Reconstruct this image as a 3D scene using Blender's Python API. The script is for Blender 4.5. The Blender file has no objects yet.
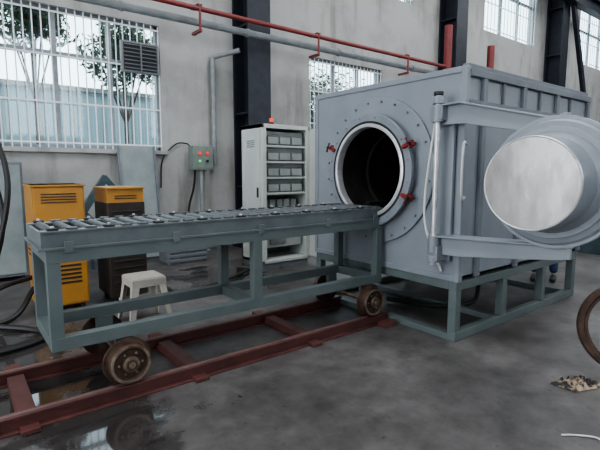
import bpy, bmesh, math, random
from mathutils import Vector, Matrix
random.seed(7)
S=bpy.context.scene
V=Vector

# ---------------------------------------------------------------- materials
def mat(name,c1,c2=None,rough=.5,metal=0,scale=4,bump=0,detail=6,r2=None,lo=.35,hi=.65,stretch=(1,1,1),spec=.5):
    m=bpy.data.materials.new(name); m.use_nodes=True
    nt=m.node_tree; b=nt.nodes['Principled BSDF']
    b.inputs['Metallic'].default_value=metal
    b.inputs['Roughness'].default_value=rough
    b.inputs['Specular IOR Level'].default_value=spec
    b.inputs['Base Color'].default_value=(*c1,1)
    if c2 is not None:
        tc=nt.nodes.new('ShaderNodeTexCoord'); mp=nt.nodes.new('ShaderNodeMapping')
        mp.inputs['Scale'].default_value=stretch
        n=nt.nodes.new('ShaderNodeTexNoise'); n.inputs['Scale'].default_value=scale; n.inputs['Detail'].default_value=detail
        n.inputs['Roughness'].default_value=.6
        r=nt.nodes.new('ShaderNodeValToRGB')
        r.color_ramp.elements[0].position=lo; r.color_ramp.elements[1].position=hi
        r.color_ramp.elements[0].color=(*c1,1); r.color_ramp.elements[1].color=(*c2,1)
        L=nt.links
        L.new(tc.outputs['Object'],mp.inputs[0]); L.new(mp.outputs[0],n.inputs['Vector'])
        L.new(n.outputs['Fac'],r.inputs[0]); L.new(r.outputs[0],b.inputs['Base Color'])
        if r2 is not None:
            mr=nt.nodes.new('ShaderNodeMapRange'); mr.inputs[1].default_value=lo; mr.inputs[2].default_value=hi
            mr.inputs[3].default_value=rough; mr.inputs[4].default_value=r2
            L.new(n.outputs['Fac'],mr.inputs[0]); L.new(mr.outputs[0],b.inputs['Roughness'])
        if bump:
            bp=nt.nodes.new('ShaderNodeBump'); bp.inputs['Strength'].default_value=bump; bp.inputs['Distance'].default_value=.02
            L.new(n.outputs['Fac'],bp.inputs['Height']); L.new(bp.outputs[0],b.inputs['Normal'])
    return m
def emis(name,c,s):
    m=mat(name,c); b=m.node_tree.nodes['Principled BSDF']
    b.inputs['Emission Color'].default_value=(*c,1); b.inputs['Emission Strength'].default_value=s
    return m
M={}
M['furn']=mat('furnace_paint',(.205,.228,.258),(.238,.262,.292),rough=.4,scale=2.5)
M['furn_d']=mat('furnace_frame_paint',(.13,.147,.168),(.17,.188,.21),rough=.5,scale=3)
M['ring']=mat('flange_paint',(.18,.2,.228),(.22,.24,.268),rough=.34,scale=6)
M['rim']=mat('machined_rim',(.62,.62,.63),(.48,.48,.5),rough=.35,metal=.5,scale=12)
M['seal']=mat('dark_seal',(.02,.02,.025),rough=.7)
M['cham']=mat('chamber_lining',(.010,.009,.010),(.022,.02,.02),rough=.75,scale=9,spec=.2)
M['cart']=mat('cart_paint',(.092,.117,.118),(.12,.146,.147),rough=.42,scale=3)
M['cart_t']=mat('cart_tray_paint',(.092,.112,.12),(.125,.145,.15),rough=.4,scale=8)
M['roller']=mat('roller_steel',(.07,.078,.085),(.12,.13,.135),rough=.42,metal=.2,scale=25)
M['pin']=mat('bright_pin_steel',(.6,.61,.62),(.4,.41,.42),rough=.35,metal=.3,scale=25)
M['black']=mat('black_paint',(.012,.012,.014),(.025,.024,.025),rough=.55,scale=8)
M['brown']=mat('dark_brown_grille',(.02,.014,.012),(.035,.025,.02),rough=.55,scale=8)
M['rubber']=mat('black_rubber',(.012,.012,.013),rough=.5)
M['rust']=mat('wheel_rust',(.045,.025,.018),(.10,.06,.042),rough=.45,metal=.35,scale=14,bump=.1)
M['hub']=mat('wheel_hub_steel',(.32,.26,.21),(.12,.08,.06),rough=.4,metal=.6,scale=16)
M['rail']=mat('rail_primer_red',(.07,.026,.024),(.115,.042,.037),rough=.5,scale=6,bump=.1)
M['railtop']=mat('rail_worn_top',(.14,.09,.08),(.2,.14,.13),rough=.4,scale=12,metal=.3)
M['red']=mat('red_pipe_paint',(.22,.035,.035),(.16,.03,.03),rough=.5,scale=5)
M['clamp']=mat('clamp_red',(.28,.015,.015),(.12,.012,.01),rough=.4,scale=20)
M['cab']=mat('cabinet_cream',(.44,.47,.44),(.5,.53,.5),rough=.5,scale=3)
M['cab_in']=mat('cabinet_interior',(.33,.35,.34),(.27,.29,.28),rough=.55,scale=5)
M['mod']=mat('module_grey',(.13,.14,.15),(.2,.21,.22),rough=.5,scale=14)
M['yel']=mat('machine_orange',(.43,.205,.035),(.36,.175,.035),rough=.45,scale=4)
M['stool']=mat('stool_plastic',(.4,.375,.33),(.33,.31,.275),rough=.45,scale=8)
M['col']=mat('column_dark_blue',(.01,.013,.022),(.02,.024,.035),rough=.5,scale=5)
M['pipe']=mat('pipe_grey',(.28,.3,.31),(.2,.22,.23),rough=.5,scale=5)
M['wfr']=mat('window_frame_grey',(.3,.32,.34),(.22,.24,.26),rough=.5,scale=8)
M['bar']=mat('security_bar_white',(.72,.75,.77),rough=.5)
M['green']=mat('control_box_grey_green',(.2,.24,.215),(.16,.195,.175),rough=.5,scale=8)
M['board']=mat('panel_blue_grey',(.2,.24,.25),(.28,.31,.31),rough=.55,scale=3)
M['dblue']=mat('steel_dark_teal',(.03,.055,.07),(.06,.09,.1),rough=.5,scale=8)
M['plug']=mat('plug_face_steel',(.27,.262,.26),(.185,.172,.166),rough=.27,metal=.6,scale=2.6,detail=10,lo=.42,hi=.72,stretch=(1,3,1),r2=.45)
M['rag']=mat('rag_paper',(.36,.28,.2),(.03,.026,.026),rough=.9,scale=18,lo=.42,hi=.55)
M['white']=mat('white_plastic',(.6,.6,.58),rough=.5)
M['jean']=mat('denim',(.03,.05,.12),(.05,.08,.17),rough=.9,scale=30)
M['shirt']=mat('work_shirt',(.08,.09,.11),(.11,.12,.14),rough=.9,scale=20)
M['skin']=mat('skin',(.42,.24,.17),(.46,.27,.19),rough=.6,scale=10)
M['hair']=mat('hair_black',(.01,.009,.008),rough=.6)
M['leaf']=mat('foliage',(.02,.045,.015),(.06,.1,.04),rough=.8,scale=5)
M['out']=mat('outside_wall',(.25,.36,.41),(.34,.44,.48),rough=.8,scale=.6,stretch=(1,1,.3))
M['outg']=mat('outside_ground_mat',(.2,.2,.18),(.26,.25,.23),rough=.9,scale=2)
M['ceil']=mat('ceiling_sheet',(.3,.3,.3),(.26,.26,.26),rough=.8,scale=1)
M['grn_l']=emis('lamp_green',(.1,.8,.25),.6); M['red_l']=emis('lamp_red',(.8,.05,.03),.6)

def wallmat():
    m=bpy.data.materials.new('wall_plaster'); m.use_nodes=True; nt=m.node_tree; L=nt.links; b=nt.nodes['Principled BSDF']
    b.inputs['Roughness'].default_value=.85
    tc=nt.nodes.new('ShaderNodeTexCoord')
    n=nt.nodes.new('ShaderNodeTexNoise'); n.inputs['Scale'].default_value=.9; n.inputs['Detail'].default_value=9; n.inputs['Roughness'].default_value=.65
    mp=nt.nodes.new('ShaderNodeMapping'); mp.inputs['Scale'].default_value=(2.2,2.2,.35)
    n2=nt.nodes.new('ShaderNodeTexNoise'); n2.inputs['Scale'].default_value=1.6; n2.inputs['Detail'].default_value=6
    r=nt.nodes.new('ShaderNodeValToRGB'); r.color_ramp.elements[0].position=.3; r.color_ramp.elements[1].position=.55
    r.color_ramp.elements[0].color=(.28,.275,.265,1); r.color_ramp.elements[1].color=(.39,.39,.38,1)
    r2=nt.nodes.new('ShaderNodeValToRGB'); r2.color_ramp.elements[0].position=.3; r2.color_ramp.elements[1].position=.47
    r2.color_ramp.elements[0].color=(.72,.705,.68,1); r2.color_ramp.elements[1].color=(1,1,1,1)
    mx=nt.nodes.new('ShaderNodeMixRGB'); mx.blend_type='MULTIPLY'; mx.inputs[0].default_value=1
    L.new(tc.outputs['Object'],n.inputs['Vector']); L.new(tc.outputs['Object'],mp.inputs[0]); L.new(mp.outputs[0],n2.inputs['Vector'])
    L.new(n.outputs['Fac'],r.inputs[0]); L.new(n2.outputs['Fac'],r2.inputs[0]); L.new(r.outputs[0],mx.inputs[1]); L.new(r2.outputs[0],mx.inputs[2])
    L.new(mx.outputs[0],b.inputs['Base Color'])
    return m
M['wall']=wallmat()
def floormat():
    m=bpy.data.materials.new('floor_concrete'); m.use_nodes=True; nt=m.node_tree; L=nt.links; b=nt.nodes['Principled BSDF']
    tc=nt.nodes.new('ShaderNodeTexCoord')
    def noise(s,d=8,ro=.6):
        n=nt.nodes.new('ShaderNodeTexNoise'); n.inputs['Scale'].default_value=s; n.inputs['Detail'].default_value=d; n.inputs['Roughness'].default_value=ro
        L.new(tc.outputs['Object'],n.inputs['Vector']); return n
    def ramp(src,p0,p1,c0,c1):
        r=nt.nodes.new('ShaderNodeValToRGB'); r.color_ramp.elements[0].position=p0; r.color_ramp.elements[1].position=p1
        r.color_ramp.elements[0].color=(*c0,1); r.color_ramp.elements[1].color=(*c1,1); L.new(src,r.inputs[0]); return r
    a=ramp(noise(.7).outputs['Fac'],.35,.62,(.07,.064,.063),(.142,.134,.131))
    d=ramp(noise(4.2,12,.72).outputs['Fac'],.34,.6,(.5,.49,.48),(1,1,1))
    mx=nt.nodes.new('ShaderNodeMixRGB'); mx.blend_type='MULTIPLY'; mx.inputs[0].default_value=1
    L.new(a.outputs[0],mx.inputs[1]); L.new(d.outputs[0],mx.inputs[2])
    sp=ramp(noise(16,5,.6).outputs['Fac'],.31,.36,(.45,.44,.43),(1,1,1))
    mx2=nt.nodes.new('ShaderNodeMixRGB'); mx2.blend_type='MULTIPLY'; mx2.inputs[0].default_value=.85
    L.new(mx.outputs[0],mx2.inputs[1]); L.new(sp.outputs[0],mx2.inputs[2]); mx=mx2
    nz=noise(2.2,6)
    last=None
    for (cx,cy,rad) in ((.5,2.55,1.05),(.1,3.35,.9),(.3,4.3,1.1),(3.0,5.7,1.3)):
        vm=nt.nodes.new('ShaderNodeVectorMath'); vm.operation='DISTANCE'; vm.inputs[1].default_value=(cx,cy,0)
        L.new(tc.outputs['Object'],vm.inputs[0])
        ma=nt.nodes.new('ShaderNodeMath'); ma.operation='DIVIDE'; ma.inputs[1].default_value=rad; L.new(vm.outputs['Value'],ma.inputs[0])
        mb=nt.nodes.new('ShaderNodeMath'); mb.operation='MULTIPLY'; mb.inputs[1].default_value=2.2; L.new(nz.outputs['Fac'],mb.inputs[0])
        mc=nt.nodes.new('ShaderNodeMath'); mc.operation='ADD'; L.new(ma.outputs[0],mc.inputs[0]); L.new(mb.outputs[0],mc.inputs[1])
        mr=nt.nodes.new('ShaderNodeMapRange'); mr.inputs[1].default_value=1.72; mr.inputs[2].default_value=1.5; mr.inputs[3].default_value=0; mr.inputs[4].default_value=1
        L.new(mc.outputs[0],mr.inputs[0])
        if last is None: last=mr
        else:
            m1=nt.nodes.new('ShaderNodeMath'); m1.operation='MAXIMUM'; L.new(last.outputs[0],m1.inputs[0]); L.new(mr.outputs[0],m1.inputs[1]); last=m1
    mw=nt.nodes.new('ShaderNodeMixRGB'); mw.blend_type='MULTIPLY'; mw.inputs[2].default_value=(.45,.44,.44,1)
    L.new(last.outputs[0],mw.inputs[0]); L.new(mx.outputs[0],mw.inputs[1]); L.new(mw.outputs[0],b.inputs['Base Color'])
    rn=nt.nodes.new('ShaderNodeMapRange'); rn.inputs[1].default_value=.35; rn.inputs[2].default_value=.65; rn.inputs[3].default_value=.34; rn.inputs[4].default_value=.55
    L.new(noise(1.1,6).outputs['Fac'],rn.inputs[0])
    rr=nt.nodes.new('ShaderNodeMapRange'); rr.inputs[4].default_value=.05
    L.new(rn.outputs[0],rr.inputs[3]); L.new(last.outputs[0],rr.inputs[0]); L.new(rr.outputs[0],b.inputs['Roughness'])
    return m
M['floor']=floormat()
def glassmat():
    m=bpy.data.materials.new('window_glass'); m.use_nodes=True; nt=m.node_tree; L=nt.links
    nt.nodes.remove(nt.nodes['Principled BSDF']); o=nt.nodes['Material Output']
    t=nt.nodes.new('ShaderNodeBsdfTransparent'); t.inputs[0].default_value=(.85,.93,.95,1)
    g=nt.nodes.new('ShaderNodeBsdfGlossy'); g.inputs[0].default_value=(.8,.85,.9,1); g.inputs['Roughness'].default_value=.05
    x=nt.nodes.new('ShaderNodeMixShader'); x.inputs[0].default_value=.06
    L.new(t.outputs[0],x.inputs[1]); L.new(g.outputs[0],x.inputs[2]); L.new(x.outputs[0],o.inputs[0])
    return m
M['glass']=glassmat()

# ---------------------------------------------------------------- mesh builder
class B:
    def __init__(s,name,bevel=0,loc=None):
        s.name=name; s.bm=bmesh.new(); s.mats=[]; s.bevel=bevel; s.T=Matrix.Identity(4)
    def mi(s,m):
        m=M[m]
        if m not in s.mats: s.mats.append(m)
        return s.mats.index(m)
    def face(s,vs,i,smooth=False):
        try:
            f=s.bm.faces.new(vs); f.material_index=i; f.smooth=smooth
            return f
        except ValueError: return None
    def v(s,p): return s.bm.verts.new(s.T@V(p))
    def box(s,lo,hi,m,R=None):
        i=s.mi(m); lo=V(lo);hi=V(hi); c=(lo+hi)/2; h=(hi-lo)/2
        vs=[]
        for x in(-1,1):
            for y in(-1,1):
                for z in(-1,1):
                    p=V((x*h.x,y*h.y,z*h.z))
                    if R is not None: p=R@p
                    vs.append(s.v(c+p))
        for q in((0,1,3,2),(4,6,7,5),(0,4,5,1),(2,3,7,6),(0,2,6,4),(1,5,7,3)): s.face([vs[k] for k in q],i)
    def cb(s,c,size,m,R=None):
        c=V(c);h=V(size)/2; s.box(c-h,c+h,m,R)
    def frame(s,ax):
        ax=V(ax).normalized(); u=ax.orthogonal().normalized() if abs(ax.z)>.9 else V((0,0,1)).cross(ax).normalized()
        return ax,u,ax.cross(u).normalized()
    def lathe(s,o,ax,prof,m,seg=48,closed=False):
        i=s.mi(m); ax,u,w=s.frame(ax); o=V(o); rings=[]
        for (r,h) in prof:
            if r<1e-6: rings.append([s.v(o+ax*h)])
            else: rings.append([s.v(o+ax*h+(u*math.cos(2*math.pi*k/seg)+w*math.sin(2*math.pi*k/seg))*r) for k in range(seg)])
        if closed: rings.append(rings[0])
        for a,b in zip(rings,rings[1:]):
            for k in range(seg):
                k2=(k+1)%seg
                if len(a)==1 and len(b)==1: continue
                if len(a)==1: s.face([a[0],b[k],b[k2]],i,True)
                elif len(b)==1: s.face([a[k],b[0],a[k2]],i,True)
                else: s.face([a[k],b[k],b[k2],a[k2]],i,True)
    def cyl(s,p0,p1,r,m,seg=16,r1=None):
        p0=V(p0);p1=V(p1); L=(p1-p0).length; r1=r if r1 is None else r1
        s.lathe(p0,p1-p0,[(0,0),(r,0),(r1,L),(0,L)],m,seg)
    def beam(s,p0,p1,w,h,m):
        p0=V(p0);p1=V(p1); ax=(p1-p0); L=ax.length; ax.normalize()
        up=V((0,0,1)) if abs(ax.z)<.95 else V((0,1,0))
        sd=up.cross(ax).normalized(); up=ax.cross(sd)
        R=Matrix((ax,sd,up)).transposed()
        s.cb((p0+p1)/2,(L,w,h),m,R)
    def tube(s,pts,r,m,seg=8,sub=6):
        P=[V(p) for p in pts]; out=[]
        if len(P)>2 and sub>1:
            Q=[P[0]*2-P[1]]+P+[P[-1]*2-P[-2]]
            for k in range(1,len(Q)-2):
                for j in range(sub):
                    t=j/sub; a,b,c,d=Q[k-1],Q[k],Q[k+1],Q[k+2]
                    out.append(.5*((2*b)+(c-a)*t+(2*a-5*b+4*c-d)*t*t+(3*b-a-3*c+d)*t**3))
            out.append(P[-1])
        else: out=P
        i=s.mi(m); prev=None; u=None
        for k,p in enumerate(out):
            t=(out[min(k+1,len(out)-1)]-out[max(k-1,0)]).normalized()
            if u is None: u=t.orthogonal().normalized()
            u=(u-t*u.dot(t)).normalized(); w=t.cross(u)
            ring=[s.v(p+(u*math.cos(2*math.pi*j/seg)+w*math.sin(2*math.pi*j/seg))*r) for j in range(seg)]
            if prev:
                for j in range(seg): s.face([prev[j],ring[j],ring[(j+1)%seg],prev[(j+1)%seg]],i,True)
            else: s.face(ring[::-1],i)
            prev=ring
        s.face(prev,i)
    def prism(s,poly,d,m):
        i=s.mi(m); d=V(d); a=[s.v(p) for p in poly]; b=[s.v(V(p)+d) for p in poly]
        s.face(a[::-1],i); s.face(b,i)
        n=len(a)
        for k in range(n): s.face([a[k],a[(k+1)%n],b[(k+1)%n],b[k]],i)
    def done(s,recalc=True):
        if recalc: bmesh.ops.recalc_face_normals(s.bm,faces=s.bm.faces)
        xs=[v.co for v in s.bm.verts]
        lo=V((min(c.x for c in xs),min(c.y for c in xs),min(c.z for c in xs))); hi=V((max(c.x for c in xs),max(c.y for c in xs),max(c.z for c in xs)))
        o=V(((lo.x+hi.x)/2,(lo.y+hi.y)/2,lo.z))
        if s.name in('floor','wall_back'): o=V((0,0,0))
        bmesh.ops.translate(s.bm,verts=s.bm.verts,vec=-o)
        me=bpy.data.meshes.new(s.name); s.bm.to_mesh(me); s.bm.free()
        for m in s.mats: me.materials.append(m)
        me.set_sharp_from_angle(angle=math.radians(35))
        ob=bpy.data.objects.new(s.name,me); ob.location=o; S.collection.objects.link(ob)
        if s.bevel:
            bv=ob.modifiers.new('bevel','BEVEL'); bv.width=s.bevel; bv.segments=2; bv.limit_method='ANGLE'; bv.angle_limit=math.radians(50)
        return ob

# ---------------------------------------------------------------- room
YB=8.0
X0,X1,Y0=-7.0,30.0,-6.0; H=9.5
b=B('floor'); b.box((X0-.3,Y0-.3,-.2),(X1+.3,YB+.3,0),'floor'); b.done()
b=B('ceiling')
b.box((X0-.3,Y0-.3,H),(X1+.3,YB+.3,H+.2),'ceil'); b.done()
lowin=[(.62,3.08),(6.45,8.8)]
upwin=[(1.0,3.6),(7.2,9.9),(13.3,16.6),(20.2,23.6)]
openings=[(a,c,1.86,4.0) for a,c in lowin]+[(a,c,5.8,8.4) for a,c in upwin]
def wallgrid(b,axis,pos,th,a0,a1,ops,m):
    xs=sorted({a0,a1}|{o[0] for o in ops}|{o[1] for o in ops}); zs=sorted({0,H}|{o[2] for o in ops}|{o[3] for o in ops})
    for x,x2 in zip(xs,xs[1:]):
        run=None; segs=[]
        for z,z2 in zip(zs,zs[1:]):
            cx,cz=(x+x2)/2,(z+z2)/2
            hole=any(o[0]<cx<o[1] and o[2]<cz<o[3] for o in ops)
            if hole: run=None
            elif run is None: run=[z,z2]; segs.append(run)
            else: run[1]=z2
        for z,z2 in segs:
            if axis=='y': b.box((x,pos,z),(x2,pos+th,z2),m)
            else: b.box((pos,x,z),(pos+th,x2,z2),m)
b=B('wall_back'); wallgrid(b,'y',YB,.3,X0-.3,X1+.3,openings,'wall'); b.done()
b=B('wall_left'); wallgrid(b,'x',X0-.3,.3,Y0,YB,[(-1,5.5,0,5.5)],'wall'); b.done()
b=B('wall_right'); wallgrid(b,'x',X1,.3,Y0,YB,[],'wall'); b.done()
b=B('wall_front'); wallgrid(b,'y',Y0-.3,.3,X0-.3,X1+.3,[(x,x+3,3,7) for x in(-4,2,8,14,20)],'wall'); b.done()
b=B('trim_sill',.004)
for a,c in lowin: b.box((a-.08,YB-.08,1.79),(c+.08,YB-.002,1.86),'wall')
b.done()
b=B('baseboard_back'); b.box((X0,YB-.025,0),(X1,YB-.001,.22),'furn_d'); b.done()

def window(n,x0,x1,z0,z1,cols,transom,barstep=.12,fan=None):
    b=B('window_%d'%n); y=YB+.12; f=.05
    b.box((x0,y-.04,z0),(x0+f,y+.04,z1),'wfr'); b.box((x1-f,y-.04,z0),(x1,y+.04,z1),'wfr')
    b.box((x0,y-.04,z0),(x1,y+.04,z0+f),'wfr'); b.box((x0,y-.04,z1-f),(x1,y+.04,z1),'wfr')
    for k in range(1,cols):
        x=x0+(x1-x0)*k/cols; b.box((x-.035,y-.035,z0+f),(x+.035,y+.035,z1-f),'wfr')
    for t in transom:
        z=z0+(z1-z0)*t; b.box((x0+f,y-.03,z-.035),(x1-f,y+.03,z+.035),'wfr')
    b.box((x0+f,y-.004,z0+f),(x1-f,y+.004,z1-f),'glass')
    yb=YB+.03; x=x0+.05
    while x<x1:
        segs=[(z0,z1)]
        if fan and fan[0]-.01<x<fan[1]+.01: segs=[(z0,fan[2]),(fan[3],z1)]
        for a,c in segs: b.box((x-.008,yb-.008,a),(x+.008,yb+.008,c),'bar')
        x+=barstep
    for t in(.04,.33,.66,.96):
        z=z0+(z1-z0)*t; xe=x1
        if fan and fan[2]<z<fan[3]: xe=fan[0]
        b.box((x0,yb-.018,z-.013),(xe,yb-.008,z+.013),'bar')
    if fan:
        a,c,d,e=fan
        b.box((a,YB-.05,d),(c,YB+.06,e),'mod'); b.box((a+.03,YB-.055,d+.03),(c-.03,YB-.05,e-.03),'black')
        nn=7
        for k in range(nn):
            z=d+.06+(e-d-.12)*k/(nn-1); b.cb(((a+c)/2,YB-.065,z),(c-a-.08,.035,.012),'furn_d',Matrix.Rotation(math.radians(30),3,'X'))
        b.box(((a+c)/2-.01,YB-.09,d+.03),((a+c)/2+.01,YB-.055,e-.03),'mod')
    b.done()
window(1,*lowin[0],1.86,4.0,3,[.68],fan=(2.42,3.04,3.16,3.66)); window(2,*lowin[1],1.86,4.0,3,[.68])
for k,(a,c) in enumerate(upwin): window(3+k,a,c,5.8,8.4,3,[.5],.2)

# outside
b=B('outside_ground'); b.box((X0-10,YB+.3,-.2),(X1+10,YB+25,0),'outg'); b.done()
b=B('outside_building'); b.box((-8,YB+7,0),(26,YB+8,3.85),'out'); b.box((-8,YB+6.9,3.85),(26,YB+8.1,3.98),'outg')
for k in range(40): b.box((-8+k*.85,YB+6.95,0),(-7.95+k*.85,YB+7,3.85),'outg')
b.done()
for k,(x,y,z,r) in enumerate([(3.5,11.4,4.3,1.0),(5.2,12.4,4.6,1.1),(10.5,12.2,3.9,1.5),(1.7,12.0,5.0,.9)]):
    b=B('tree'); i=b.mi('leaf')
    b.cyl((x,y,0),(x,y,z),.05,'rust',10)
    for j in range(5):
        a=j*1.26; b.cyl((x,y,z*.6),(x+math.cos(a)*r*.7,y+math.sin(a)*r*.7,z+.2),.02,'rust',6)
    for j in range(3200):
        d=V((random.gauss(0,1),random.gauss(0,1),random.gauss(0,1))).normalized()*r*random.random()**.45
        d*=.8+.25*math.sin(d.x*5+d.z*4)
        p=V((x,y,z))+d
        u=V((random.gauss(0,1),random.gauss(0,1),random.gauss(0,1))).normalized(); w=u.orthogonal().normalized(); L_=random.uniform(.05,.11)
        b.face([b.v(p-u*L_),b.v(p+w*L_*.45),b.v(p+u*L_),b.v(p-w*L_*.45)],i)
    b.done(False)

def hcol(x,w):
    b=B('steel_column'); y0=7.42;y1=7.98
    b.box((x-w/2,y0,0),(x+w/2,y0+.04,H),'col'); b.box((x-w/2,y1-.04,0),(x+w/2,y1,H),'col')
    b.box((x-.03,y0+.04,0),(x+.03,y1-.04,H),'col')
    for z in(1.2,2.6,4.2,5.6,7.2): b.box((x-w/2+.02,y0+.04,z-.02),(x+w/2-.02,y1-.04,z+.02),'col')
    b.box((x-w/2-.08,y0-.08,0),(x+w/2+.08,y1,.03),'col')
    b.done()
for x in(4.78,11.3,17.6,24): hcol(x,.5)
b=B('crane_runway_beam'); b.box((X0,7.1,7.3),(X1,7.4,7.34),'col'); b.box((X0,7.1,7.72),(X1,7.4,7.76),'col'); b.box((X0,7.23,7.34),(X1,7.27,7.72),'col'); b.done()
b=B('column_brace'); b.beam((17.8,7.3,7.3),(19.6,7.3,3.4),.12,.2,'col'); b.beam((17.6,7.3,3.4),(19.7,7.3,3.4),.12,.16,'col'); b.beam((19.6,7.3,0),(19.6,7.3,3.5),.16,.16,'col'); b.done()

b=B('overhead_grey_pipe'); b.cyl((X0+.1,7.25,3.95),(12,7.25,3.95),.06,'pipe',20)
for x in(2.2,4.4,6.6,9): b.cyl((x,7.25,3.95),(x+.05,7.25,3.95),.075,'pipe',20)
b.done()
b=B('overhead_red_pipe'); b.cyl((X0+.1,7.05,4.1),(10.15,7.05,4.1),.04,'red',16)
for x in(3.4,5.9,8.6):
    b.box((x-.03,7.02,3.74),(x+.03,7.3,3.78),'red'); b.cyl((x,7.03,3.74),(x,7.03,4.16),.02,'red'); b.box((x-.04,7.02,4.14),(x+.04,7.3,4.17),'red')
b.cyl((10.15,7.05,3.95),(10.15,7.05,5.1),.10,'red',16)
b.done()
b=B('red_standpipe'); b.cyl((12.4,7.2,0),(12.4,7.2,5.0),.10,'red',16); b.done()
b=B('conduit_pipe'); b.cyl((4.05,7.9,1.6),(4.05,7.9,3.6),.045,'pipe',14); b.cyl((4.05,7.9,3.6),(4.4,7.5,3.7),.045,'pipe',14); b.done()

# ---------------------------------------------------------------- rails
b=B('rail_track',.004)
YF,YR=2.96,3.66
for y in(YF,YR):
    b.box((-1.6,y-.05,.0),(3.40,y+.05,.014),'rail'); b.box((-1.6,y-.012,.014),(3.40,y+.012,.085),'rail'); b.box((-1.6,y-.035,.085),(3.40,y+.035,.1),'rail')
    b.box((-1.6,y-.015,.1),(3.40,y+.015,.104),'railtop')
for x in(-.8,.27,1.34,2.41):
    b.box((x-.05,2.86,.004),(x+.05,3.86,.03),'rail')
    b.box((x-.05,YF+.052,.066),(x+.05,YR-.052,.078),'rail'); b.box((x-.05,YF+.052,.03),(x-.036,YR-.052,.066),'rail'); b.box((x+.036,YF+.052,.03),(x+.05,YR-.052,.066),'rail')
    b.box((x-.05,YR+.052,.03),(x+.05,3.86,.07),'rail')
b.box((3.2,2.8,0),(3.36,2.9,.05),'rail')
b.done()

# ---------------------------------------------------------------- cart
b=B('furnace_loading_cart',.005)
cx0,cx1,cy0,cy1=.42,3.34,2.99,3.62; w=.075; zb,zt=.405,1.03
for y in(cy0,cy1-w):
    b.box((cx0,y,zt-.08),(cx1,y+w,zt),'cart'); b.box((cx0,y,zb),(cx1,y+w,zb+.08),'cart')
    for x in(cx0,1.86,cx1-w): b.box((x,y+.001,zb+.08),(x+w,y+w-.001,zt-.08),'cart')
for x in(cx0,1.86,cx1-w):
    b.box((x,cy0+w,zt-.08),(x+w,cy1-w,zt),'cart'); b.box((x,cy0+w,zb),(x+w,cy1-w,zb+.08),'cart')
b.box((cx0-.04,cy0-.01,zt),(cx1+.01,cy1+.01,zt+.015),'cart_t')
hz=zt+.115
for y0,y1 in((cy0+.015,cy0+.085),(cy1-.085,cy1-.015)):
    b.box((cx0-.02,y0,zt+.015),(cx1,y1,hz-.012),'cart_t'); b.box((cx0-.02,y0-.008,hz-.012),(cx1,y1+.008,hz),'cart_t')
b.box((cx0-.02,cy0+.085,zt+.015),(cx0,cy1-.085,hz-.01),'cart_t')
n=27
for k in range(n):
    x=cx0+.05+(cx1-cx0-.1)*k/(n-1)
    b.cyl((x,cy0+.095,hz-.018),(x,cy1-.095,hz-.018),.03,'roller',16)
    for y in(cy0+.022,cy1-.078):
        b.box((x-.03,y,hz),(x+.03,y+.055,hz+.014),'roller' if k%3 else 'black')
        if k%3==0: b.cyl((x,y+.028,hz+.014),(x,y+.028,hz+.026),.011,'pin',8)
for x in(.52,1.2,1.9,2.6,3.2): b.box((x,cy0-.015,zt-.02),(x+.05,cy0,zt+.05),'cart_t')
WZ=.242
for x in(.86,3.17):
    b.cyl((x,YF-.07,WZ),(x,YR+.07,WZ),.022,'hub',16)
    for y,sg in((YF,-1),(YR,1)):
        b.lathe((x,y,WZ),(0,sg,0),[(.0,.065),(.03,.065),(.03,.045),(.055,.045),(.055,.03),(.095,.027),(.105,.04),(.134,.04),(.138,.03),(.138,-.02),(.16,-.024),(.16,-.042),(.11,-.042),(.06,-.03),(.06,-.045),(0,-.045)],'rust',44)
        b.lathe((x,y,WZ),(0,sg,0),[(.032,.046),(.032,.056),(.052,.056),(.052,.046)],'hub',28)
        b.lathe((x,y,WZ),(0,sg,0),[(.11,.041),(.13,.041),(.13,.044),(.11,.044)],'hub',44,closed=True)
        for j in range(6):
            a=j*math.pi/3; p=V((x+.075*math.cos(a),y+sg*.026,WZ+.075*math.sin(a))); b.cyl(p,p+V((0,sg*.012,0)),.008,'hub',8)
    for y in(3.06,3.55):
        b.box((x-.06,y-.02,.2),(x+.06,y+.02,zb),'cart')
b.done()

# ---------------------------------------------------------------- furnace
FX,FX2,FY,FY2,FZ,FZ2=3.42,5.9,2.2,4.1,.56,2.34
OY,OZ,OR=3.17,1.5,.43
b=B('vacuum_furnace',.006)
def hole_plate(x,r,m):
    i=b.mi(m)
    angs=sorted([2*math.pi*k/64 for k in range(64)]+[math.atan2(z-OZ,y-OY)%(2*math.pi) for y in(FY,FY2) for z in(FZ,FZ2)])
    inn=[];out=[]
    for a in angs:
        c,s_=math.cos(a),math.sin(a); t=1e9
        if c>1e-9:t=min(t,(FY2-OY)/c)
        if c<-1e-9:t=min(t,(FY-OY)/c)
        if s_>1e-9:t=min(t,(FZ2-OZ)/s_)
        if s_<-1e-9:t=min(t,(FZ-OZ)/s_)
        inn.append(b.v((x,OY+c*r,OZ+s_*r))); out.append(b.v((x,OY+c*t,OZ+s_*t)))
    n=len(angs)
    for k in range(n): b.face([inn[k],inn[(k+1)%n],out[(k+1)%n],out[k]],i)
hole_plate(FX,OR,'furn'); hole_plate(FX+.03,OR,'furn')
b.box((FX+.03,FY,FZ),(FX2,FY+.03,FZ2),'furn'); b.box((FX+.03,FY2-.03,FZ),(FX2,FY2,FZ2),'furn')
b.box((FX+.03,FY,FZ2-.03),(FX2,FY2,FZ2),'furn'); b.box((FX+.03,FY,FZ),(FX2,FY2,FZ+.03),'furn'); b.box((FX2-.03,FY,FZ),(FX2,FY2,FZ2),'furn')
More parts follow.
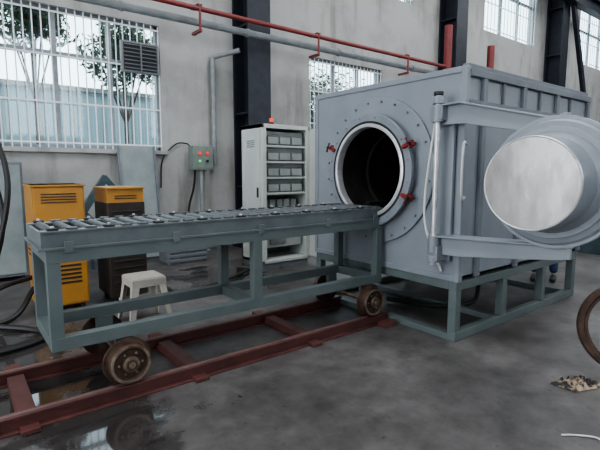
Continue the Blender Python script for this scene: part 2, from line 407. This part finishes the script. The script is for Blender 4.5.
for lo,hi in(((FX-.012,FY-.02,FZ-.02),(FX+.05,FY+.03,FZ2+.02)),((FX-.012,FY2-.03,FZ-.02),(FX+.05,FY2+.02,FZ2+.02)),((FX-.012,FY+.03,FZ2-.03),(FX+.05,FY2-.03,FZ2+.02)),((FX-.012,FY+.03,FZ-.02),(FX+.05,FY2-.03,FZ+.03))):
    b.box(lo,hi,'furn')
for x in(3.66,4.35,5.05,5.84): b.box((x,FY-.035,FZ),(x+.06,FY,FZ2),'furn_d'); b.box((x,FY2,FZ),(x+.06,FY2+.035,FZ2),'furn_d')
b.box((FX+.05,FY-.04,FZ2-.06),(FX2,FY,FZ2),'furn_d'); b.box((FX+.05,FY-.04,FZ2-.30),(FX2,FY,FZ2-.25),'furn_d')
for x in(4.0,4.7,5.4): b.box((x,FY-.025,FZ2-.25),(x+.03,FY,FZ2-.06),'furn_d')
for y in(FY,FY2-.06): b.box((FX+.05,y,FZ2),(FX2,y+.06,FZ2+.05),'furn_d')
for x in(3.9,4.6,5.3,5.84): b.box((x,FY+.06,FZ2),(x+.06,FY2-.06,FZ2+.05),'furn_d')
b.cyl((5.5,FY,1.6),(5.5,FY-.16,1.6),.16,'furn',28); b.cyl((5.5,FY-.16,1.6),(5.5,FY-.2,1.6),.21,'ring',28)
ax=(-1,0,0); O=(FX,OY,OZ)
b.lathe(O,ax,[(OR,0),(.72,0),(.72,.03),(OR,.03)],'furn',72)
for k in range(24):
    a=2*math.pi*(k+.5)/24; p=V((FX-.03,OY+.675*math.cos(a),OZ+.675*math.sin(a))); b.cyl(p,p+V((-.02,0,0)),.012,'mod',6)
b.lathe(O,ax,[(.52,.03),(.52,.1),(.555,.1),(.555,.135),(.485,.135)],'ring',72)
b.lathe(O,ax,[(.485,.135),(.485,.128),(.462,.128),(.462,.135)],'seal',72)
b.lathe(O,ax,[(.462,.135),(.45,.143),(.43,.143),(.425,.135),(.425,.06)],'rim',72)
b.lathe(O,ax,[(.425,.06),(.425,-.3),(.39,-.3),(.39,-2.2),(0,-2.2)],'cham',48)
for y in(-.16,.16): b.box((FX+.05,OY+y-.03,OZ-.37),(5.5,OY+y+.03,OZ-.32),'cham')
for k in range(16):
    a=2*math.pi*(k+.5)/16; p=V((FX-.135,OY+.52*math.cos(a),OZ+.52*math.sin(a))); b.cyl(p,p+V((-.01,0,0)),.009,'mod',6)
for ang in(155,205,25):
    a=math.radians(ang); c=math.cos(a); s_=math.sin(a)
    p=V((FX-.11,OY+.57*c,OZ+.57*s_)); rd=V((0,c,s_)); tg=V((0,-s_,c)); xx=V((-1,0,0))
    Rm=Matrix((xx,rd,tg)).transposed()
    b.cb(p,(.05,.065,.055),'clamp',Rm); b.cb(p+xx*.035-rd*.025,(.035,.08,.035),'clamp',Rm)
    b.cyl(p-xx*.05+rd*.02,p+xx*.08+rd*.02,.011,'black',10)
    b.cyl(p+xx*.065+rd*.02-tg*.035,p+xx*.065+rd*.02+tg*.035,.008,'black',8)
    for sg in(-1,1): b.cyl(p+xx*.065+rd*.02+tg*.035*sg,p+xx*.065+rd*.02+tg*.052*sg,.013,'clamp',8)
L=.08
for y in(FY,FY2-L):
    b.box((FX,y,0),(FX2,y+L,L),'cart'); b.box((FX,y,FZ-L-.02),(FX2,y+L,FZ-.02),'cart')
    for x in(FX,4.22,5.05,FX2-L): b.box((x,y+.001,L),(x+L,y+L-.001,FZ-L-.02),'cart')
for x in(FX,FX2-L):
    b.box((x,FY+L,0),(x+L,FY2-L,.06),'cart')
for x in(FX,4.22,5.05,FX2-L): b.box((x,FY+L,FZ-L-.02),(x+L,FY2-L,FZ-.02),'cart')
b.box((4.22,FY+L,0),(4.3,FY2-L,.06),'cart')
HX,HY=3.25,2.33
for z in(.80,1.98):
    b.box((HX-.03,HY-.06,z-.06),(FX-.0,HY+.06,z+.06),'ring')
b.box((FX-.05,2.25,.72),(FX-.012,2.42,2.06),'furn')
b.cyl((HX,HY,.70),(HX,HY,2.12),.024,'rim',18)
for z in(.72,.86,1.90,2.05): b.cyl((HX,HY,z),(HX,HY,z+.06),.05,'ring',20)
b.cyl((HX,HY,2.12),(HX,HY,2.15),.04,'black',16)
b.tube([(3.42,2.16,1.72),(3.36,2.15,1.72),(3.35,2.15,1.5),(3.36,2.15,1.28),(3.42,2.16,1.28)],.011,'rim',10)
b.tube([(3.39,2.34,.62),(3.33,2.36,.75),(3.3,2.45,1.0),(3.3,2.47,1.3),(3.31,2.4,1.9)],.010,'white',8)
b.tube([(5.0,2.9,.5),(4.8,2.8,.2),(4.5,2.7,.05),(4.1,2.9,.04),(3.9,3.4,.04)],.025,'rubber')
b.done()

# ---------------------------------------------------------------- open door
ROT=math.radians(183)
b=B('open_door_plug',.004)
Rz=Matrix.Rotation(ROT,4,'Z'); b.T=Matrix.Translation((HX,HY,0))@Rz
D=.93; DZ=1.42; o=(-.02,D,DZ)
b.lathe(o,(1,0,0),[(0,-.1),(.28,-.09),(.37,-.05),(.40,0),(.455,0),(.455,.05),(.43,.05),(.415,.07),(.38,.08)],'furn',72)
b.lathe(o,(1,0,0),[(.38,.08),(.38,.1),(.34,.1),(.325,.15),(.308,.18)],'furn',72)
b.lathe(o,(1,0,0),[(.308,.18),(.302,.41)],'ring',72)
b.lathe(o,(1,0,0),[(.302,.41),(.30,.42),(.292,.422),(.29,.417)],'rim',72)
b.lathe(o,(1,0,0),[(.29,.417),(.0,.417)],'plug',72)
for z0,z1,sg in((1.97,1.80,1),(.88,.93,-1)):
    poly=[(-.07,-.05,z0-.09),(-.07,-.05,z0+.06),(-.07,.2,z0+.07),(-.07,D,z1+.05),(-.07,D+.12,z1+.03),(-.07,D+.12,z1-.04),(-.07,D,z1-.06),(-.07,.2,z0-.09)]
    b.prism(poly,(.03,0,0),'furn')
    poly=[(-.15,-.05,z0+.055),(-.15,.2,z0+.065),(-.15,D,z1+.045),(-.15,D,z1+.06),(-.15,.2,z0+.08),(-.15,-.05,z0+.07)]
    b.prism(poly,(.17,0,0),'furn')
    b.cyl((0,0,z0-.07),(0,0,z0+.07),.05,'ring',20)
    b.cyl((-.13,D,z1-.05),(-.13,D,z1+.1),.035,'ring',16)
    b.box((-.15,D-.06,min(z1,DZ+sg*.25)),(-.10,D+.06,max(z1,DZ+sg*.25)),'furn')
b.done()

# ---------------------------------------------------------------- electrical cabinet
b=B('electrical_cabinet',.004)
ex0,ex1,ey0,ey1,ez=3.72,4.62,5.72,6.35,2.2
b.box((ex0,ey0,.08),(ex0+.03,ey1,ez),'cab'); b.box((ex1-.03,ey0,.08),(ex1,ey1,ez),'cab'); b.box((ex0,ey1-.03,.08),(ex1,ey1,ez),'cab_in')
b.box((ex0,ey0,ez-.06),(ex1,ey1,ez),'cab'); b.box((ex0+.02,ey0+.02,0),(ex1-.02,ey1-.02,.08),'furn_d'); b.box((ex0,ey0,.08),(ex1,ey1,.12),'cab')
b.box((ex0+.03,ey0,.12),(ex0+.07,ey0+.03,ez-.06),'cab'); b.box((ex1-.07,ey0,.12),(ex1-.03,ey0+.03,ez-.06),'cab')
b.box((ex0+.05,ey1-.1,.2),(ex1-.05,ey1-.06,ez-.1),'cab_in')
b.box((ex0+.07,ey0+.10,1.12),(ex1-.07,ey0+.13,ez-.1),'cab_in')
for z in[1.98,1.74,1.5,1.26]:
    b.box((ex0+.09,ey0+.08,z-.05),(ex1-.09,ey0+.1,z+.05),'mod')
    b.box((ex0+.07,ey0+.03,z-.12),(ex1-.07,ey0+.1,z-.09),'cab')
    for k in range(3):
        x=ex0+.13+k*.225; b.box((x,ey0+.04,z-.07),(x+.19,ey0+.08,z+.035),'cab_in')
for k in range(5):
    x=ex0+.12+k*.14; b.box((x,ey0+.2,.85),(x+.1,ey0+.4,1.05),'cab')
b.box((ex0+.07,ey0+.12,.3),(ex1-.07,ey0+.3,.62),'cab_in'); b.box((ex0+.2,ey0+.1,.36),(ex0+.5,ey0+.12,.56),'mod')
for z in(.7,.82): b.tube([(ex0+.1,ey0+.12,z),(ex0+.3,ey0+.08,z-.06),(ex0+.5,ey0+.1,z+.04),(ex1-.1,ey0+.12,z-.05)],.012,'rubber')
b.box((ex0-.012,ey0+.06,.2),(ex0,ey1-.06,ez-.08),'cab'); b.box((ex0-.03,ey0+.1,1.1),(ex0-.012,ey0+.13,1.25),'black')
for k in range(4): b.box((ex0-.016,ey0+.2,1.95-k*.03),(ex0-.012,ey1-.2,1.965-k*.03),'mod')
b.box((ex1,ey0-.5,.12),(ex1+.03,ey0,ez-.04),'cab')
b.cyl((ex0+.3,ey0+.2,ez),(ex0+.3,ey0+.2,ez+.05),.035,'black',14); b.cyl((ex0+.3,ey0+.2,ez+.05),(ex0+.3,ey0+.2,ez+.11),.03,'red_l',14)
b.done()

# ---------------------------------------------------------------- power supplies
def psu(x0,x1,y0,y1,h,front):
    b=B('welding_power_supply',.008)
    b.box((x0,y0+.02,.08),(x1,y1,h),'yel')
    if front:
        b.box((x0-.002,y0,.08),(x1+.002,y0+.02,h-.17),'brown'); b.box((x0-.006,y0+.02,.08),(x0,y1,h-.17),'brown')
        for k in range(12):
            z=.16+k*.08; b.box((x0+.04,y0-.01,z),(x1-.04,y0,z+.02),'black')
    else:
        b.box((x0+.015,y0+.005,.1),(x1-.015,y0+.02,h-.03),'yel')
        for k in range(5): b.box((x0+.07,y0-.002,.32+k*.045),(x1-.07,y0+.005,.34+k*.045),'black')
    b.box((x0-.01,y0-.005,h-.02),(x1+.01,y1+.01,h),'yel')
    for k in range(2 if front else 4): b.box((x0+.08,y0+(.012 if front else -.003),h-.1-k*.028),(x1-.08,y0+(.021 if front else .006),h-.09-k*.028),'black')
    for k in range(6): b.box((x0-.008,y0+.1,h-.5-k*.05),(x0-.0,y1-.1,h-.485-k*.05),'black')
    for x in(x0+.06,x1-.06):
        for y in(y0+.08,y1-.08): b.cyl((x-.02,y,.04),(x+.02,y,.04),.04,'rubber',14)
    b.done()
psu(.64,1.13,5.2,5.75,1.36,False); psu(1.36,1.76,5.2,5.75,1.32,True)

# ---------------------------------------------------------------- stool
b=B('plastic_stool',.006)
cx,cy=1.46,4.42; h=.48
b.box((cx-.155,cy-.155,h-.03),(cx+.155,cy+.155,h),'stool')
q=.165
b.box((cx-q,cy-q,h-.09),(cx+q,cy-q+.012,h-.01),'stool'); b.box((cx-q,cy+q-.012,h-.09),(cx+q,cy+q,h-.01),'stool')
b.box((cx-q,cy-q+.012,h-.09),(cx-q+.012,cy+q-.012,h-.01),'stool'); b.box((cx+q-.012,cy-q+.012,h-.09),(cx+q,cy+q-.012,h-.01),'stool')
for sx in(-1,1):
    for sy in(-1,1):
        t=V((cx+sx*.16,cy+sy*.16,h-.05)); g=V((cx+sx*.215,cy+sy*.215,0))
        ux=V((-sx*.055,0,0)); uy=V((0,-sy*.055,0)); th=.008
        b.prism([t,t+ux*1.3,g+ux*.8,g],(0,-sy*th,0),'stool'); b.prism([t,t+uy*1.3,g+uy*.8,g],(-sx*th,0,0),'stool')
z,r=.2,.19
for s1 in(-1,1):
    b.box((cx-r,cy+s1*r-.006,z),(cx+r,cy+s1*r+.006,z+.035),'stool'); b.box((cx+s1*r-.006,cy-r,z),(cx+s1*r+.006,cy+r,z+.035),'stool')
b.done()

# ---------------------------------------------------------------- wall side clutter
b=B('wall_control_box',.006)
b.box((3.52,7.7,1.52),(3.92,7.9,1.95),'green'); b.box((3.55,7.69,1.55),(3.89,7.70,1.92),'green')
b.cyl((3.64,7.69,1.82),(3.64,7.655,1.82),.028,'red_l',14); b.cyl((3.79,7.69,1.82),(3.79,7.655,1.82),.028,'red_l',14)
b.cyl((3.64,7.69,1.68),(3.64,7.66,1.68),.022,'grn_l',14); b.cyl((3.79,7.69,1.68),(3.79,7.66,1.68),.025,'black',14)
b.cyl((3.72,7.8,0),(3.72,7.8,1.52),.04,'pipe',14); b.cyl((3.72,7.8,0),(3.72,7.8,.03),.13,'pipe',20)
b.tube([(3.6,7.8,1.53),(3.58,7.84,1.2),(3.5,7.9,.8),(3.45,7.9,.1)],.02,'rubber')
b.tube([(3.55,7.9,1.95),(3.5,7.93,2.0),(3.3,7.95,1.98),(3.05,7.95,1.7),(3.0,7.95,1.2)],.012,'rubber')
b.done()
b=B('leaning_panel_board',.003)
R=Matrix.Rotation(math.radians(-8),3,'X')
b.cb((2.55,7.72,.98),(.62,.03,1.9),'board',R); b.cb((2.25,7.70,.98),(.03,.05,1.9),'furn_d',R); b.cb((2.85,7.70,.98),(.03,.05,1.9),'furn_d',R); b.done()
b=B('pipe_bending_stand',.004)
b.box((1.6,6.9,.62),(2.3,7.4,.7),'dblue')
for x in(1.63,2.23):
    for y in(6.93,7.33): b.box((x,y,0),(x+.05,y+.05,.62),'dblue')
b.beam((1.5,7.1,.9),(1.85,7.1,1.42),.08,.1,'dblue'); b.beam((1.82,7.1,1.42),(2.15,7.1,1.0),.07,.07,'dblue'); b.beam((2.15,7.1,1.02),(2.2,7.1,.7),.07,.07,'dblue'); b.beam((1.5,7.1,.92),(1.7,7.1,.7),.07,.07,'dblue')
b.cyl((1.9,6.98,.86),(1.9,7.3,.86),.16,'mod',20); b.cyl((2.15,6.95,.82),(2.15,7.2,.82),.12,'dblue',16)
b.done()
b=B('storage_crate',.005)
b.box((2.7,6.9,0),(3.35,7.35,.32),'mod'); 
for k in range(4): b.box((2.69,6.88,.03+k*.08),(3.36,6.9,.08+k*.08),'furn_d')
b.box((2.8,6.95,.32),(3.1,7.2,.5),'board'); b.done()
b=B('steel_locker',.006)
b.box((-.1,7.2,.06),(.8,7.75,1.62),'furn_d'); b.box((-.07,7.18,.1),(.34,7.2,1.58),'board'); b.box((.36,7.18,.1),(.77,7.2,1.58),'board')
for x in(.3,.4): b.box((x,7.16,.8),(x+.02,7.18,.95),'rim')
for x in(-.05,.7): b.box((x,7.25,0),(x+.05,7.7,.06),'black')
b.done()
b=B('hanging_cable')
b.tube([(.2,6.3,4.6),(.22,6.3,3.4),(.25,6.3,2.7),(.38,6.28,2.1),(.52,6.2,1.6),(.5,6.1,1.1),(.3,6.0,.4),(.1,5.8,.03)],.03,'rubber')
b.tube([(.1,6.35,4.6),(.13,6.35,3.3),(.2,6.35,2.3),(.42,6.3,1.4),(.45,6.2,.8),(.2,6.1,.03)],.025,'rubber')
b.cyl((.1,6.3,4.6),(.25,6.3,4.6),.03,'pipe',10); b.cyl((.15,6.3,4.6),(.15,8.0,4.6),.03,'pipe',10)
b.done()
b=B('floor_cable')
b.tube([(.64,5.5,.25),(.4,5.2,.04),(-.1,5.0,.03),(-.3,4.6,.03),(.2,4.3,.03),(.6,4.5,.03),(.4,4.9,.03),(-.3,5.5,.03),(-.9,5.6,.03)],.028,'rubber')
b.tube([(1.76,5.3,.3),(2.1,5.1,.03),(2.5,5.2,.03),(3.1,5.5,.03),(3.7,5.9,.03)],.02,'rubber')
b.tube([(.64,5.6,.35),(.3,5.4,.3),(.0,5.3,.03),(-.5,5.0,.03),(-1,4.6,.03)],.025,'rubber')
b.done()

# ---------------------------------------------------------------- right side
b=B('flange_ring')
c=V((3.9,1.06,.345)); b.lathe(c,V((-.80,-.5,.22)),[(.34,-.02),(.34,.02),(.27,.02),(.27,-.02)],'rust',56,closed=True)
b.lathe(c,V((-.80,-.5,.22)),[(.34,.02),(.33,.03),(.30,.03),(.29,.02)],'rust',56)
b.done()
b=B('crumpled_rag'); i=b.mi('rag'); N=18; g=[]
for a in range(N):
    row=[]
    for c_ in range(N):
        x=(a/(N-1)-.5)*.26; y=(c_/(N-1)-.5)*.17; e=min(a,c_,N-1-a,N-1-c_)
        z=.004+(0 if e==0 else random.uniform(.0,.05)*min(1,e/3)); row.append(b.v((3.40+x+random.uniform(-.006,.006),1.2+y-x*.4,z)))
    g.append(row)
for a in range(N-1):
    for c_ in range(N-1): b.face([g[a][c_],g[a+1][c_],g[a+1][c_+1],g[a][c_+1]],i)
b.done()
b=B('wire_offcut'); b.tube([(2.66,1.0,.006),(2.72,.95,.006),(2.78,.86,.01),(2.74,.8,.006),(2.8,.74,.006)],.005,'white',6); b.done()
b=B('lathe_machine',.01)
b.box((9.2,3.0,0),(11.4,3.9,.75),'dblue'); b.box((9.2,3.05,.75),(9.9,3.85,1.35),'dblue'); b.box((9.9,3.2,.75),(11.4,3.7,.9),'mod'); b.box((10.8,3.2,.9),(11.2,3.65,1.25),'dblue')
b.cyl((9.9,3.45,1.1),(10.02,3.45,1.1),.18,'roller',24); b.box((10.2,3.1,.9),(10.5,3.8,1.05),'roller'); b.done()
b=B('storage_rack',.004)
for x in(13,15.4):
    for y in(6.4,7.2): b.box((x,y,0),(x+.08,y+.08,2.4),'dblue')
for z in(.4,1.2,2.0): b.box((13,6.4,z),(15.48,7.28,z+.06),'dblue')
for k in range(6): b.box((13.15+k*.38,6.5,.46 if k%2 else 1.26),(13.42+k*.38,7.1,.8 if k%2 else 1.6),'board' if k%3 else 'mod')
b.done()

# ---------------------------------------------------------------- worker standing behind the furnace
def skinmesh(name,pts,edges,m,root=0,sub=2):
    me=bpy.data.meshes.new(name); me.from_pydata([p[:3] for p in pts],edges,[]); ob=bpy.data.objects.new(name,me); S.collection.objects.link(ob)
    sk=ob.modifiers.new('skin','SKIN'); sk.use_smooth_shade=True
    for k,p in enumerate(pts):
        r=p[3]; ry=p[4] if len(p)>4 else r
        me.skin_vertices[0].data[k].radius=(r,ry); me.skin_vertices[0].data[k].use_root=(k==root)
    sb=ob.modifiers.new('sub','SUBSURF'); sb.levels=sub; sb.render_levels=sub
    me.materials.append(M[m]); return ob
root=bpy.data.objects.new('worker',None); root.location=(6.42,2.78,0); root.rotation_euler=(0,0,math.radians(200)); S.collection.objects.link(root)
parts=[]
parts.append(skinmesh('trousers',[(0,0,.95,.15,.12),(0,.09,.88,.10),(0,.1,.5,.07),(-.02,.11,.1,.055),(0,-.09,.88,.10),(.06,-.11,.5,.07),(.05,-.12,.1,.055)],[(0,1),(1,2),(2,3),(0,4),(4,5),(5,6)],'jean'))
parts.append(skinmesh('work_jacket',[(0,0,.92,.15,.12),(0,0,1.15,.15,.12),(0,0,1.38,.17,.12),(0,0,1.47,.07),(0,.2,1.40,.065),(.03,.25,1.13,.05),(.16,.2,.95,.04),(0,-.2,1.40,.065),(.02,-.25,1.13,.05),(.14,-.22,.93,.04)],[(0,1),(1,2),(2,3),(2,4),(4,5),(5,6),(2,7),(7,8),(8,9)],'shirt'))
parts.append(skinmesh('head',[(0,0,1.44,.055),(.01,0,1.52,.055),(.03,0,1.58,.075,.08),(.02,0,1.68,.095,.088),(.0,0,1.75,.06)],[(0,1),(1,2),(2,3),(3,4)],'skin'))
parts.append(skinmesh('hair',[(-.02,0,1.64,.085,.09),(-.01,0,1.72,.1,.093),(0,0,1.78,.06)],[(0,1),(1,2)],'hair'))
fb=bmesh.new()
bmesh.ops.create_icosphere(fb,subdivisions=2,radius=1,matrix=Matrix.Translation((.128,0,1.63))@Matrix.Diagonal((.022,.016,.03,1)))
for sy in(-1,1):
    bmesh.ops.create_icosphere(fb,subdivisions=2,radius=1,matrix=Matrix.Translation((.02,sy*.092,1.65))@Matrix.Diagonal((.02,.012,.032,1)))
me=bpy.data.meshes.new('nose_and_ears'); fb.to_mesh(me); fb.free(); me.materials.append(M['skin']); o_=bpy.data.objects.new('nose_and_ears',me); S.collection.objects.link(o_); parts.append(o_)
fb=bmesh.new()
for sy in(-1,1): bmesh.ops.create_icosphere(fb,subdivisions=2,radius=1,matrix=Matrix.Translation((.108,sy*.034,1.665))@Matrix.Diagonal((.01,.014,.008,1)))
bmesh.ops.create_icosphere(fb,subdivisions=2,radius=1,matrix=Matrix.Translation((.105,0,1.585))@Matrix.Diagonal((.008,.026,.006,1)))
me=bpy.data.meshes.new('eyes_and_mouth'); fb.to_mesh(me); fb.free(); me.materials.append(M['hair']); o_=bpy.data.objects.new('eyes_and_mouth',me); S.collection.objects.link(o_); parts.append(o_)
for sy,wx,wz in((.2,.16,.95),(-.22,.14,.93)):
    P=[(wx,sy,wz,.026),(wx+.08,sy,wz-.03,.03,.018)]; E=[(0,1)]
    for k in range(4):
        y=sy+(-.027+.018*k); n=len(P); ln=(.07,.08,.075,.06)[k]
        P+= [(wx+.09,y,wz-.035,.009),(wx+.09+ln*.5,y,wz-.05,.009),(wx+.09+ln*.75,y,wz-.05-ln*.45,.008)]; E+=[(1,n),(n,n+1),(n+1,n+2)]
    n=len(P); s2=-1 if sy>0 else 1
    P+=[(wx+.05,sy+s2*.035,wz-.02,.011),(wx+.09,sy+s2*.055,wz-.04,.009)]; E+=[(0,n),(n,n+1)]
    parts.append(skinmesh('hand',P,E,'skin',sub=1))
for y,x in((.11,-.02),(-.12,.05)):
    parts.append(skinmesh('shoe',[(x-.05,y,.05,.045),(x+.06,y,.045,.045,.04),(x+.17,y,.035,.042,.032)],[(0,1),(1,2)],'black',sub=2))
for p in parts: p.parent=root

# ---------------------------------------------------------------- lights
W=bpy.data.worlds.new('World'); S.world=W; W.use_nodes=True
bg=W.node_tree.nodes['Background']; bg.inputs[0].default_value=(.88,.94,1,1); bg.inputs[1].default_value=5.0
def area(name,loc,rot,sx,sy,e,col=(1,1,1)):
    l=bpy.data.lights.new(name,'AREA'); l.shape='RECTANGLE'; l.size=sx; l.size_y=sy; l.energy=e; l.color=col
    o=bpy.data.objects.new(name,l); o.location=loc; o.rotation_euler=rot; S.collection.objects.link(o)
for k,(x,y) in enumerate(((-2,1),(5,2),(12,3),(20,3))):
    area('ceiling_fill',(x,y,H-.1),(0,0,0),2,6,460,(.94,.97,1))  # added overhead fill lamps, out of view; the ceiling has no roof lights
area('left_fill',(X0+.1,2.2,2.8),(0,math.radians(-90),0),5,6,160,(.95,.98,1))  # added unseen lamp at the left wall, brightens the furnace front
try: S.view_settings.look='AgX - Medium High Contrast'
except Exception as e: print(e)

# ---------------------------------------------------------------- camera
f=452; pt=math.atan(54/f)
F=V((.612,.791,0)).normalized(); Rr=V((F.y,-F.x,0))
fw=F*math.cos(pt)-V((0,0,1))*math.sin(pt); up=Rr.cross(fw)
cam=bpy.data.cameras.new('camera'); cam.sensor_width=36; cam.lens=f/600*36; cam.clip_start=.05
co=bpy.data.objects.new('camera',cam); S.collection.objects.link(co)
mm=Matrix((Rr,up,-fw)).transposed().to_4x4(); mm.translation=V((0,0,1.5)); co.matrix_world=mm
S.camera=co
